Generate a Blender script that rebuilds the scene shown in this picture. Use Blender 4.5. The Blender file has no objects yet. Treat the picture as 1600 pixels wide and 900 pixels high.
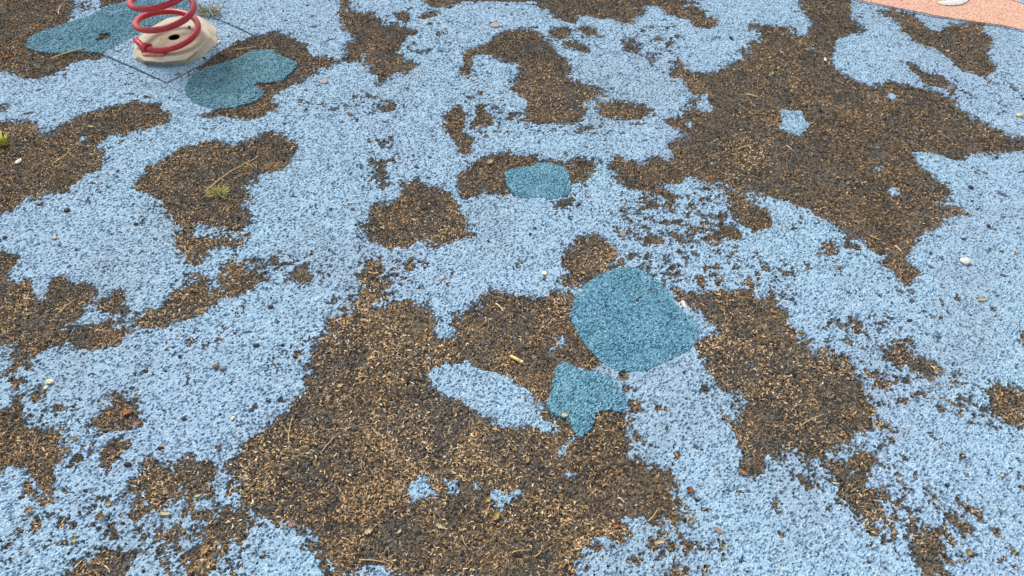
import bpy, bmesh, math, random
import numpy as np
from mathutils import Vector, Matrix

# ------------------------------------------------------------------ camera, world, sun, exposure
SC = bpy.context.scene
COL = SC.collection
CAM_H, CAM_P, FPX = 1.40, math.radians(47.0), 1200.0
cam_d = bpy.data.cameras.new('camera')
cam_d.sensor_width = 36.0
cam_d.lens = 36.0 * FPX / 1600.0
cam_d.clip_start, cam_d.clip_end = 0.02, 500.0
cam = bpy.data.objects.new('camera', cam_d)
COL.objects.link(cam)
cam.location = (0, 0, CAM_H)
cam.rotation_euler = (math.pi / 2 - CAM_P, 0, 0)
SC.camera = cam

SUN_EL, SUN_AZ = math.radians(58.0), math.radians(-35.0)      # azimuth from +Y towards +X
wd = bpy.data.worlds.new('World'); SC.world = wd; wd.use_nodes = True
wn, wl = wd.node_tree.nodes, wd.node_tree.links
bg = wn['Background']
sky = wn.new('ShaderNodeTexSky'); sky.sky_type = 'NISHITA'; sky.sun_disc = False
sky.sun_elevation = SUN_EL; sky.sun_rotation = SUN_AZ
sky.air_density = 1.0; sky.dust_density = 4.0; sky.ozone_density = 1.0
hs = wn.new('ShaderNodeHueSaturation'); hs.inputs['Saturation'].default_value = 0.18   # overcast: grey cloud light
wl.new(sky.outputs[0], hs.inputs['Color']); wl.new(hs.outputs[0], bg.inputs[0])
bg.inputs[1].default_value = 0.12
sun_d = bpy.data.lights.new('sun', 'SUN'); sun_d.energy = 1.5; sun_d.angle = math.radians(14)
sun_d.color = (1.0, 0.95, 0.88)
sun = bpy.data.objects.new('sun', sun_d); COL.objects.link(sun)
sv = Vector((math.sin(SUN_AZ) * math.cos(SUN_EL), math.cos(SUN_AZ) * math.cos(SUN_EL), math.sin(SUN_EL)))
sun.rotation_euler = sv.to_track_quat('Z', 'Y').to_euler(); sun.location = sv * 8
SC.view_settings.view_transform = 'Standard'; SC.view_settings.look = 'None'
SC.view_settings.gamma = 1.0; SC.view_settings.use_curve_mapping = False
SC.view_settings.exposure = 0.62

rng = np.random.default_rng(7); random.seed(7)

# ------------------------------------------------------------------ helpers
SP, CP = math.sin(CAM_P), math.cos(CAM_P)
def at(px, py, z=0.0):
    """photo point -> place on the level z"""
    u, v = (px - 800) / FPX, (450 - py) / FPX
    d = (u, CP + v * SP, -SP + v * CP)
    t = (z - CAM_H) / d[2]
    return Vector((d[0] * t, d[1] * t, z))
def at_np(pts, z=0.0):
    return np.array([at(x, y, z)[:2] for x, y in pts])
def mm_px(py):                                   # metres per photo pixel (sideways) at a row
    return (at(801, py) - at(800, py)).x

_tabs = {}
def vnoise(x, y, s, seed):
    if seed not in _tabs: _tabs[seed] = np.random.default_rng(1000 + seed).random((256, 256), dtype=np.float32)
    T = _tabs[seed]
    fx, fy = x / s + 40.3, y / s + 17.7
    ix, iy = np.floor(fx).astype(np.int64), np.floor(fy).astype(np.int64)
    tx, ty = fx - ix, fy - iy
    tx = tx * tx * (3 - 2 * tx); ty = ty * ty * (3 - 2 * ty)
    a, b = ix & 255, (ix + 1) & 255; c, d = iy & 255, (iy + 1) & 255
    return (T[a, c] * (1 - tx) + T[b, c] * tx) * (1 - ty) + (T[a, d] * (1 - tx) + T[b, d] * tx) * ty
def fbm(x, y, s, seed, octv=3, gain=0.55):
    r, a, n = 0, 1.0, 0
    for k in range(octv):
        r = r + a * (vnoise(x, y, s, seed + k) * 2 - 1); n += a; a *= gain; s *= 0.5
    return r / n
def inside(poly, X, Y):
    r = np.zeros(X.shape, bool)
    n = len(poly)
    for i in range(n):
        x0, y0 = poly[i]; x1, y1 = poly[(i + 1) % n]
        if y0 == y1: continue
        c = (Y >= min(y0, y1)) & (Y < max(y0, y1))
        r ^= c & (X < (x1 - x0) * (Y - y0) / (y1 - y0) + x0)
    return r
def boxblur(A, r):
    for ax in (0, 1):
        P = np.pad(A, [(r + 1, r) if k == ax else (0, 0) for k in (0, 1)], mode='edge')
        C = np.cumsum(P, axis=ax, dtype=np.float64)
        n = A.shape[ax]
        A = (np.take(C, range(2 * r + 1, 2 * r + 1 + n), ax) - np.take(C, range(0, n), ax)) / (2 * r + 1)
    return A.astype(np.float32)

def mesh_np(name, co, faces, mat, k=4, attrs=None, smooth=False):
    me = bpy.data.meshes.new(name)
    nf = len(faces)
    me.vertices.add(len(co)); me.vertices.foreach_set('co', np.ascontiguousarray(co, np.float32).ravel())
    me.loops.add(nf * k); me.loops.foreach_set('vertex_index', np.ascontiguousarray(faces, np.int32).ravel())
    me.polygons.add(nf)
    me.polygons.foreach_set('loop_start', np.arange(0, nf * k, k, dtype=np.int32))
    me.polygons.foreach_set('loop_total', np.full(nf, k, np.int32))
    for an, av in (attrs or {}).items():
        a = me.attributes.new(an, 'FLOAT', 'POINT'); a.data.foreach_set('value', np.ascontiguousarray(av, np.float32))
    me.update(calc_edges=True)
    me.polygons.foreach_set('use_smooth', np.full(nf, smooth))
    me.materials.append(mat)
    return me
def link(name, me, parent=None, loc=None, rot=None):
    o = bpy.data.objects.new(name, me); COL.objects.link(o)
    if parent: o.parent = parent
    if loc is not None: o.location = loc
    if rot is not None: o.rotation_euler = rot
    return o
def tag(o, label=None, cat=None, group=None, kind=None):
    if label: o['label'] = label
    if cat: o['category'] = cat
    if group: o['group'] = group
    if kind: o['kind'] = kind
    return o

# ------------------------------------------------------------------ materials
def new_mat(name, rough=0.85, spec=0.3):
    m = bpy.data.materials.new(name); m.use_nodes = True
    b = m.node_tree.nodes['Principled BSDF']
    b.inputs['Roughness'].default_value = rough
    b.inputs['Specular IOR Level'].default_value = spec
    return m, m.node_tree.nodes, m.node_tree.links, b
def ramp(n, stops):
    r = n.new('ShaderNodeValToRGB')
    e = r.color_ramp.elements
    while len(e) < len(stops): e.new(0.5)
    for i, (p, c) in enumerate(stops):
        e[i].position = p; e[i].color = (*c, 1)
    return r
def granule_mat(name, stops, dirt, dirt_amt=1.0, vscale=460.0, bump=0.5, tint=None):
    """rubber granules: random tone per granule (attribute g, with pit shade painted in on blue and teal), fine grain from cells, dirt from attribute d"""
    m, n, l, b = new_mat(name, 0.8, 0.35)
    at_ = n.new('ShaderNodeAttribute'); at_.attribute_name = 'g'
    ad = n.new('ShaderNodeAttribute'); ad.attribute_name = 'd'
    tc = n.new('ShaderNodeTexCoord')
    vo = n.new('ShaderNodeTexVoronoi'); vo.inputs['Scale'].default_value = vscale; vo.feature = 'F1'
    l.new(tc.outputs['Object'], vo.inputs['Vector'])
    sep = n.new('ShaderNodeSeparateColor'); l.new(vo.outputs['Color'], sep.inputs[0])
    mx = n.new('ShaderNodeMath'); mx.operation = 'MULTIPLY_ADD'; mx.inputs[1].default_value = 0.42
    hf = n.new('ShaderNodeMath'); hf.operation = 'MULTIPLY'; hf.inputs[1].default_value = 0.58
    l.new(sep.outputs[0], hf.inputs[0]); l.new(at_.outputs['Fac'], mx.inputs[0]); l.new(hf.outputs[0], mx.inputs[2])
    r = ramp(n, stops); l.new(mx.outputs[0], r.inputs[0])
    ns = n.new('ShaderNodeTexNoise'); ns.inputs['Scale'].default_value = 1.6; ns.inputs['Detail'].default_value = 5
    l.new(tc.outputs['Object'], ns.inputs['Vector'])
    col = r.outputs[0]
    if tint:
        t = n.new('ShaderNodeMix'); t.data_type = 'RGBA'; t.blend_type = 'MULTIPLY'
        rr = ramp(n, [(0.35, tint[0]), (0.65, tint[1])]); l.new(ns.outputs[0], rr.inputs[0])
        t.inputs[0].default_value = 1.0; l.new(col, t.inputs[6]); l.new(rr.outputs[0], t.inputs[7]); col = t.outputs[2]
    md = n.new('ShaderNodeMix'); md.data_type = 'RGBA'
    dm = n.new('ShaderNodeMath'); dm.operation = 'MULTIPLY'; dm.inputs[1].default_value = dirt_amt; dm.use_clamp = True
    l.new(ad.outputs['Fac'], dm.inputs[0]); l.new(dm.outputs[0], md.inputs[0])
    l.new(col, md.inputs[6]); md.inputs[7].default_value = (*dirt, 1)
    l.new(md.outputs[2], b.inputs['Base Color'])
    bp = n.new('ShaderNodeBump'); bp.inputs['Strength'].default_value = bump; bp.inputs['Distance'].default_value = 0.0015
    bp.invert = True
    l.new(vo.outputs['Distance'], bp.inputs['Height']); l.new(bp.outputs[0], b.inputs['Normal'])
    return m
M = {}
M['blue'] = granule_mat('blue_granules', [(0.0, (0.02, 0.028, 0.042)), (0.16, (0.08, 0.12, 0.175)), (0.33, (0.195, 0.31, 0.435)),
                                          (0.58, (0.285, 0.43, 0.57)), (0.82, (0.44, 0.59, 0.70)), (1.0, (0.78, 0.86, 0.89))],  # near-white end stands in for bright glints on single granules
                        (0.12, 0.095, 0.085), tint=((0.98, 0.97, 0.99), (0.97, 1.02, 1.01)), vscale=580, bump=0.35)
TS = [(0.0, (0.014, 0.035, 0.055)), (0.20, (0.03, 0.10, 0.145)), (0.46, (0.068, 0.205, 0.295)), (0.68, (0.15, 0.335, 0.435)), (0.88, (0.38, 0.58, 0.65)), (1.0, (0.74, 0.86, 0.88))]
M['teal'] = granule_mat('teal_granules', TS, (0.10, 0.09, 0.07), tint=((0.88, 0.94, 1.02), (1.06, 1.04, 1.0)), vscale=540, bump=.4)
M['teal_deep'] = granule_mat('deep_teal_granules', [(p_, (c_[0] * .88, c_[1] * .86, c_[2] * .84)) for p_, c_ in TS], (0.10, 0.09, 0.07), tint=((0.88, 0.94, 1.02), (1.06, 1.04, 1.0)), vscale=540, bump=.4)
M['salmon'] = granule_mat('salmon_granules', [(0.0, (0.16, 0.07, 0.05)), (0.2, (0.42, 0.22, 0.16)), (0.5, (0.62, 0.36, 0.265)),
                                              (0.8, (0.74, 0.50, 0.39)), (1.0, (0.9, 0.74, 0.6))],
                          (0.12, 0.09, 0.07), tint=((0.95, 0.95, 0.95), (1.0, 1.0, 1.0)))
M['base'] = granule_mat('black_crumb', [(0.0, (0.018, 0.017, 0.016)), (0.3, (0.045, 0.043, 0.039)), (0.55, (0.105, 0.096, 0.082)),
                                        (0.8, (0.21, 0.17, 0.125)), (1.0, (0.42, 0.30, 0.18))],
                        (0.19, 0.14, 0.088), vscale=420, bump=0.8)

def litter_mat(name, stops, rough=0.8):
    m, n, l, b = new_mat(name, rough, 0.25)
    a = n.new('ShaderNodeAttribute'); a.attribute_name = 'g'
    r = ramp(n, stops); r.color_ramp.interpolation = 'LINEAR'
    l.new(a.outputs['Fac'], r.inputs[0]); l.new(r.outputs[0], b.inputs['Base Color'])
    return m
M['litter'] = litter_mat('dry_litter', [(0.0, (0.045, 0.038, 0.028)), (0.28, (0.13, 0.09, 0.055)), (0.5, (0.30, 0.195, 0.10)),
                                        (0.72, (0.47, 0.29, 0.145)), (0.88, (0.60, 0.42, 0.23)), (1.0, (0.70, 0.58, 0.40))])
M['crumb'] = litter_mat('rubber_shreds', [(0.0, (0.02, 0.02, 0.02)), (0.6, (0.062, 0.060, 0.056)), (1.0, (0.15, 0.135, 0.115))], 0.7)

def plain(name, c, c2=None, rough=0.7, spec=0.3, scale=120.0, bump=0.25, detail=4):
    m, n, l, b = new_mat(name, rough, spec)
    tc = n.new('ShaderNodeTexCoord')
    ns = n.new('ShaderNodeTexNoise'); ns.inputs['Scale'].default_value = scale; ns.inputs['Detail'].default_value = detail
    l.new(tc.outputs['Object'], ns.inputs['Vector'])
    c2 = c2 or tuple(x * 0.7 for x in c)
    r = ramp(n, [(0.3, c2), (0.68, c)]); l.new(ns.outputs[0], r.inputs[0]); l.new(r.outputs[0], b.inputs['Base Color'])
    bp = n.new('ShaderNodeBump'); bp.inputs['Strength'].default_value = bump; bp.inputs['Distance'].default_value = 0.002
    l.new(ns.outputs[0], bp.inputs['Height']); l.new(bp.outputs[0], b.inputs['Normal'])
    return m

# ------------------------------------------------------------------ outlines of the worn places (photo points, laid on the ground plane)
WORN = [
 [(-60,-40),(112,-40),(110,0),(113,15),(110,30),(100,41),(75,45),(58,54),(60,70),(92,80),(150,80),(165,88),(150,93),(127,94),(112,99),(97,110),(75,120),(55,125),(38,125),(27,118),(15,113),(0,113),(-60,112)],
 [(150,-30),(210,-30),(200,0),(193,6),(175,10),(162,12),(155,16),(158,4)],
 [(-60,166),(0,166),(12,170),(10,176),(0,177),(-60,178)],
 [(-60,190),(0,192),(15,193),(33,192),(48,196),(60,204),(67,212),(72,214),(80,210),(97,200),(117,190),(140,180),(160,172),(185,166),(210,164),(238,165),(255,160),(253,175),(260,185),(272,189),(260,195),(235,198),(215,203),(195,210),(175,213),(165,220),(150,224),(148,227),(160,237),(165,246),(162,262),(140,271),(125,282),(112,295),(107,307),(92,305),(65,306),(45,311),(30,322),(15,332),(0,336),(-60,345)],
 [(282,232),(300,232),(320,222),(335,221),(355,228),(380,230),(395,221),(410,211),(425,207),(440,212),(450,220),(462,228),(463,236),(455,248),(447,260),(425,267),(402,273),(390,283),(376,295),(385,306),(380,322),(384,337),(396,345),(396,352),(376,359),(366,365),(350,355),(333,357),(325,352),(310,350),(298,353),(299,368),(307,370),(325,375),(340,375),(357,367),(380,375),(385,382),(375,390),(355,385),(345,388),(325,392),(317,402),(310,418),(297,410),(280,392),(272,375),(288,367),(290,356),(276,345),(258,338),(260,322),(250,311),(232,305),(220,300),(210,291),(217,280),(230,272),(232,262),(250,256),(267,245)],
 [(345,430),(352,415),(368,408),(383,409),(383,425),(398,427),(415,428),(412,440),(395,448),(375,457),(370,464),(350,466),(345,455),(350,445)],
 [(210,507),(230,487),(253,482),(267,473),(283,450),(300,437),(320,432),(330,450),(337,463),(327,483),(320,492),(297,497),(283,505),(267,497),(250,507),(233,515),(213,512)],
 [(163,480),(180,457),(192,460),(193,477),(203,487),(197,493),(173,493)],
 [(-60,395),(0,395),(15,397),(32,403),(27,413),(15,425),(11,440),(20,447),(30,443),(42,440),(52,447),(53,460),(57,473),(66,473),(78,462),(80,450),(78,440),(95,433),(107,438),(112,446),(140,445),(152,465),(135,471),(132,487),(120,497),(110,507),(92,512),(100,522),(112,525),(140,520),(140,510),(160,505),(175,515),(190,510),(210,517),(190,527),(185,542),(165,545),(150,547),(130,542),(115,542),(97,537),(85,535),(75,542),(55,550),(45,560),(32,567),(20,565),(30,550),(38,540),(30,533),(15,535),(0,535),(-60,538)],
 [(-60,642),(0,640),(18,640),(25,620),(24,600),(30,608),(35,625),(36,640),(32,655),(38,665),(42,675),(75,672),(88,676),(95,690),(105,708),(98,722),(85,726),(82,735),(83,752),(80,770),(88,782),(78,790),(66,786),(60,778),(66,770),(62,755),(50,745),(38,735),(25,732),(0,730),(-60,728)],
 [(163,620),(182,615),(190,620),(200,635),(215,630),(218,647),(208,658),(225,663),(215,672),(200,668),(188,662),(175,670),(160,676),(145,670),(143,660),(160,648),(180,635),(180,625)],
 [(50,620),(60,612),(75,613),(72,620),(60,627),(52,630)],
 [(155,703),(180,690),(200,693),(207,698),(192,708),(185,720),(170,730),(158,722),(160,712)],
 [(222,725),(240,722),(252,730),(272,732),(287,717),(300,722),(307,730),(325,725),(345,728),(333,740),(330,752),(333,775),(320,785),(315,772),(295,765),(282,767),(270,780),(257,782),(260,792),(240,795),(230,792),(217,815),(205,810),(212,792),(225,782),(228,772),(200,767),(195,757),(215,750),(222,742)],
 [(245,825),(275,825),(277,850),(262,855),(257,837),(232,840)],
 [(342,795),(375,795),(390,800),(370,815),(400,818),(395,835),(375,838),(360,838),(343,850),(333,865),(330,875),(318,885),(298,905),(288,905),(297,882),(292,870),(312,865),(312,830),(322,820),(335,815)],
 [(140,865),(160,858),(175,872),(185,865),(200,860),(217,863),(215,868),(203,875),(200,890),(190,960),(105,960),(105,890),(125,890),(140,885),(150,875)],
 # the big bare place in the middle
 [(507,495),(520,494),(532,499),(550,492),(565,495),(580,490),(600,487),(612,477),(625,477),(632,480),(640,472),(650,470),(652,480),(665,487),(677,485),(682,495),(680,505),(678,520),(685,532),(710,533),(712,515),(713,500),(717,490),(735,492),(750,485),(752,472),(757,462),(770,460),(782,455),(800,465),(815,467),(825,472),(850,471),(857,462),(882,465),(897,467),(905,500),(930,560),(945,572),(935,578),(920,580),(900,572),(880,600),(920,640),(950,640),(980,645),(977,675),(977,690),(975,700),(980,712),(992,725),(1000,722),(1015,725),(1020,730),(1032,732),(1040,740),(1047,747),(1050,755),(1050,765),(1058,775),(1057,785),(1060,795),(1070,803),(1072,815),(1062,825),(1050,820),(1040,808),(1030,815),(1015,815),(1008,805),(998,804),(990,815),(980,805),(968,803),(970,807),(975,820),(982,825),(985,835),(972,837),(975,847),(960,847),(947,837),(935,837),(925,842),(920,850),(910,855),(892,851),(875,842),(852,838),(855,842),(875,845),(890,850),(905,862),(917,870),(912,880),(897,880),(887,887),(900,892),(902,900),(905,960),(630,960),(625,900),(607,892),(590,887),(575,881),(552,887),(547,897),(515,897),(512,883),(507,873),(490,867),(487,850),(487,835),(485,823),(465,823),(450,825),(447,818),(425,815),(430,810),(415,797),(400,790),(392,778),(380,775),(377,747),(360,740),(350,732),(350,725),(360,720),(377,707),(385,690),(405,682),(415,675),(425,665),(437,657),(450,647),(455,630),(467,625),(480,617),(482,605),(487,597),(497,582),(487,570),(492,560),(490,552),(485,537),(500,527),(515,522),(510,510)],
 [(572,417),(585,402),(595,407),(597,425),(592,435),(615,445),(600,452),(590,465),(595,472),(580,480),(575,492),(560,492),(555,478),(560,462),(570,450),(562,437)],
 [(630,408),(645,403),(650,415),(645,425),(635,420)],
 [(455,432),(475,415),(487,425),(490,437),(475,447),(462,443)],
 [(415,412),(425,404),(437,410),(432,418),(420,418)],
 [(560,350),(575,347),(580,332),(585,318),(595,318),(600,327),(617,320),(627,307),(625,285),(637,290),(645,285),(657,282),(667,295),(682,297),(700,305),(715,317),(715,330),(725,342),(728,365),(735,365),(717,377),(700,378),(682,390),(675,385),(665,375),(652,375),(642,385),(622,385),(607,390),(597,382),(580,377),(570,377),(577,370),(575,357),(560,358)],
 [(580,252),(592,249),(605,252),(600,258),(598,268),(610,280),(600,293),(595,285),(590,272),(582,262)],
 [(715,292),(717,275),(725,265),(745,257),(755,250),(775,243),(800,243),(815,246),(832,244),(842,253),(860,250),(870,253),(885,262),(900,250),(915,245),(925,252),(930,262),(925,272),(912,278),(905,290),(893,290),(880,290),(840,290),(800,303),(775,305),(760,300),(750,297),(737,307),(722,311),(717,302)],
 [(865,320),(880,310),(893,305),(898,315),(890,322),(878,328),(865,328)],
 [(1140,302),(1150,297),(1165,307),(1175,320),(1190,326),(1203,330),(1205,350),(1195,358),(1180,360),(1165,355),(1150,347),(1143,332),(1138,318)],
 # the big bare place on the right
 [(1327,-40),(1327,0),(1330,15),(1328,28),(1350,50),(1340,53),(1320,57),(1305,65),(1300,82),(1298,100),(1302,107),(1320,120),(1335,127),(1355,137),(1375,139),(1380,132),(1390,127),(1415,135),(1440,137),(1462,147),(1480,155),(1495,162),(1500,172),(1515,182),(1530,195),(1550,200),(1565,207),(1575,215),(1590,219),(1670,224),(1670,232),(1600,236),(1570,240),(1545,241),(1520,240),(1510,247),(1495,255),(1480,250),(1462,242),(1442,240),(1422,236),(1427,250),(1440,265),(1455,277),(1465,287),(1480,295),(1480,305),(1465,312),(1467,322),(1487,322),(1510,332),(1512,340),(1490,335),(1475,337),(1465,342),(1480,347),(1462,360),(1450,365),(1432,372),(1432,387),(1422,400),(1410,405),(1420,412),(1432,422),(1440,430),(1422,437),(1417,447),(1405,440),(1400,430),(1385,420),(1375,415),(1382,405),(1372,400),(1360,392),(1352,377),(1335,372),(1325,365),(1310,357),(1297,347),(1287,340),(1272,335),(1262,327),(1247,324),(1237,315),(1222,311),(1200,309),(1185,305),(1170,300),(1160,298),(1137,295),(1125,285),(1107,288),(1092,285),(1090,277),(1070,276),(1062,283),(1058,290),(1045,288),(1030,280),(1025,287),(1035,297),(1050,302),(1055,312),(1048,322),(1052,332),(1050,340),(1043,330),(1040,315),(1032,305),(1015,308),(1003,300),(998,292),(982,295),(970,288),(963,272),(957,262),(945,258),(955,255),(960,243),(967,243),(977,252),(995,257),(1007,257),(1020,246),(1035,250),(1048,257),(1052,240),(1045,228),(1050,222),(1060,220),(1085,215),(1072,207),(1057,200),(1040,195),(1033,186),(1050,185),(1065,190),(1075,180),(1080,160),(1085,150),(1077,140),(1065,125),(1050,122),(1042,112),(1057,107),(1057,95),(1065,100),(1070,112),(1087,116),(1107,115),(1132,110),(1150,100),(1167,92),(1172,70),(1187,65),(1190,57),(1175,45),(1170,39),(1190,40),(1215,42),(1232,45),(1240,55),(1250,60),(1262,57),(1265,50),(1270,37),(1260,25),(1254,12),(1252,0),(1250,-40)],
 [(1370,20),(1395,15),(1405,22),(1415,20),(1430,27),(1440,37),(1450,47),(1470,52),(1475,42),(1490,41),(1512,45),(1515,35),(1535,37),(1535,50),(1542,60),(1550,72),(1542,85),(1547,100),(1560,105),(1545,120),(1530,120),(1515,112),(1500,107),(1480,90),(1462,77),(1437,70),(1425,60),(1405,47),(1400,32),(1385,25)],
 [(1415,100),(1427,100),(1435,112),(1450,117),(1470,120),(1485,132),(1480,141),(1465,137),(1445,130),(1435,120),(1420,107)],
 [(825,-40),(835,0),(850,12),(865,17),(862,30),(885,35),(900,40),(905,32),(900,22),(920,27),(940,31),(962,32),(975,41),(990,37),(995,27),(1007,17),(1007,10),(1027,11),(1035,17),(1047,22),(1060,30),(1077,32),(1087,42),(1105,47),(1120,42),(1117,32),(1100,27),(1102,20),(1087,12),(1070,15),(1057,10),(1077,7),(1090,10),(1085,2),(1065,0),(1060,-40)],
 [(857,50),(880,43),(892,48),(887,60),(862,59)], [(900,47),(912,42),(932,47),(930,57),(910,55)],
 [(882,70),(895,66),(910,75),(922,80),(918,84),(900,80),(885,76)], [(972,65),(985,63),(995,72),(1001,82),(988,85),(977,80)],
 [(1005,88),(1020,87),(1027,93),(1015,96)],
 [(800,50),(820,47),(835,50),(845,60),(860,72),(867,85),(882,90),(890,105),(887,122),(905,130),(927,135),(940,140),(942,150),(930,152),(917,160),(910,167),(917,180),(910,190),(892,194),(870,194),(840,195),(820,190),(822,175),(825,155),(810,147),(798,143),(797,136),(805,132),(817,118),(812,105),(800,98),(790,95),(775,90),(755,85),(745,84),(738,92),(735,105),(733,120),(725,122),(718,117),(727,105),(722,92),(730,80),(750,75),(765,67),(775,57),(790,52)],
 [(937,162),(955,160),(975,160),(990,165),(1007,170),(1020,172),(1017,182),(995,187),(975,192),(960,184),(945,185),(937,177)],
 [(533,-40),(533,0),(532,25),(535,47),(555,55),(555,67),(540,72),(547,82),(540,90),(540,100),(560,97),(572,100),(580,107),(590,122),(585,137),(595,132),(607,125),(617,115),(640,112),(658,100),(632,97),(620,85),(622,75),(630,67),(637,57),(650,57),(652,47),(640,47),(625,42),(620,32),(612,41),(597,40),(592,27),(580,22),(560,20),(550,22),(540,17),(545,0),(548,-40)],
 [(650,-40),(655,0),(675,8),(678,15),(695,10),(720,5),(740,4),(770,3),(800,4),(835,2),(835,-40)],
 [(652,27),(675,20),(682,25),(662,31)], [(618,25),(630,20),(645,28),(635,36),(622,33)],
 [(322,98),(340,86),(355,75),(375,65),(400,59),(415,57),(427,51),(450,57),(460,65),(477,69),(480,85),(490,92),(507,90),(525,95),(530,102),(510,105),(492,112),(485,122),(470,125),(460,132),(442,142),(422,155),(435,165),(432,172),(415,177),(400,185),(380,189),(357,183),(340,183),(322,188),(312,185),(330,177),(350,165),(340,130),(310,110)],
 [(692,185),(700,178),(718,165),(727,185),(722,207),(740,220),(737,230),(738,240),(720,243),(715,230),(712,220),(697,205)],
 [(747,165),(757,165),(760,180),(772,185),(770,197),(750,200),(732,200),(745,188)], [(787,178),(800,178),(800,190),(792,190)],
 [(592,170),(615,162),(617,172),(600,176)], [(592,222),(605,215),(618,212),(605,222),(597,226)],
 [(877,412),(887,395),(905,375),(917,372),(937,372),(950,380),(960,387),(962,402),(955,410),(955,425),(940,432),(925,437),(910,445),(905,450),(880,448),(880,435),(892,432),(887,422)],
 [(1003,378),(1015,370),(1030,372),(1035,380),(1020,385),(1008,390)],
 [(1100,372),(1115,365),(1130,360),(1150,357),(1157,367),(1155,377),(1132,372),(1117,375),(1105,382)],
 [(1052,392),(1062,389),(1068,394),(1060,399)], [(1050,428),(1060,424),(1064,432),(1055,437)],
 [(1050,462),(1057,455),(1075,460),(1095,462),(1115,460),(1137,457),(1157,452),(1175,460),(1182,470),(1197,477),(1217,480),(1227,490),(1232,507),(1242,520),(1247,532),(1257,550),(1277,550),(1300,550),(1305,562),(1320,570),(1330,580),(1337,595),(1340,612),(1352,627),(1360,645),(1370,652),(1367,670),(1362,677),(1340,678),(1328,683),(1325,695),(1310,702),(1292,705),(1277,712),(1260,716),(1247,710),(1247,700),(1230,702),(1210,702),(1200,707),(1192,712),(1195,725),(1190,745),(1180,735),(1167,747),(1155,740),(1160,727),(1157,712),(1160,700),(1155,685),(1150,672),(1142,667),(1160,662),(1165,652),(1150,642),(1165,627),(1160,615),(1145,617),(1130,610),(1122,600),(1110,590),(1105,575),(1105,562),(1085,545),(1095,537),(1100,530),(1122,525),(1122,510),(1105,505),(1095,485),(1075,478),(1060,473)],
 [(1280,722),(1292,720),(1307,725),(1325,720),(1340,707),(1355,705),(1375,717),(1390,722),(1365,727),(1350,730),(1355,740),(1350,752),(1360,757),(1362,767),(1375,762),(1390,765),(1390,777),(1380,787),(1365,785),(1362,792),(1375,797),(1377,807),(1395,805),(1402,815),(1390,820),(1377,815),(1360,807),(1350,810),(1345,802),(1340,792),(1325,782),(1315,785),(1322,795),(1315,802),(1310,792),(1317,780),(1310,770),(1317,757),(1307,750),(1295,740),(1285,732)],
 [(1380,690),(1387,682),(1397,687),(1393,698),(1383,696)], [(1363,830),(1370,822),(1378,830),(1375,840),(1365,840)], [(1395,835),(1410,835),(1405,842),(1398,840)],
 [(1345,812),(1350,815),(1355,830),(1352,836),(1346,826)],
 [(1430,820),(1445,822),(1452,835),(1462,840),(1465,827),(1475,827),(1482,840),(1497,852),(1487,852),(1475,842),(1465,845),(1462,860),(1470,870),(1480,875),(1475,887),(1485,960),(1450,960),(1440,887),(1432,875),(1425,862),(1422,852),(1437,845),(1437,830)],
 [(1477,805),(1490,797),(1500,807),(1510,822),(1517,827),(1505,837),(1495,832),(1492,817)],
 [(1495,777),(1505,787),(1525,792),(1537,805),(1535,812),(1542,815),(1550,825),(1560,830),(1555,836),(1545,829),(1540,817),(1525,812),(1510,800),(1495,790)],
 [(1377,555),(1390,540),(1402,537),(1412,545),(1422,550),(1435,560),(1440,570),(1460,572),(1470,577),(1465,587),(1455,592),(1435,587),(1422,580),(1420,572),(1400,572),(1390,567)],
 [(1322,507),(1335,500),(1345,510),(1350,522),(1342,522),(1335,512)], [(1407,462),(1415,455),(1430,453),(1425,462),(1412,466)],
 [(1375,605),(1388,600),(1395,608),(1385,615)], [(1592,520),(1670,515),(1670,548),(1594,545)],
 [(1545,615),(1557,602),(1570,600),(1580,610),(1592,610),(1670,612),(1670,680),(1590,668),(1575,662),(1560,660),(1550,650),(1545,635)],
 [(968,590),(975,582),(985,585),(980,597),(970,598)], [(980,632),(985,622),(995,627),(1002,637),(998,645),(985,648)],
 [(1092,607),(1100,603),(1106,610),(1102,616),(1093,614)], [(1050,718),(1058,711),(1067,716),(1062,723)], [(1115,738),(1124,735),(1130,741),(1122,746)],
 [(1015,850),(1022,842),(1035,840),(1045,850),(1050,860),(1030,857),(1017,862)], [(1115,853),(1130,847),(1145,850),(1140,860),(1122,860)],
 [(1045,895),(1062,890),(1072,897),(1070,930),(1045,930)], [(985,878),(992,866),(1004,868),(1002,880),(992,886)],
 [(1203,788),(1210,782),(1217,789),(1210,796)], [(1225,843),(1230,838),(1235,845),(1229,850)],
 [(1270,345),(1280,350),(1278,360)],[(1232,352),(1243,350),(1247,360),(1238,364)], [(1288,382),(1300,378),(1308,392),(1302,398),(1292,392)], [(1247,418),(1258,412),(1265,420),(1255,424)],
]
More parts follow.
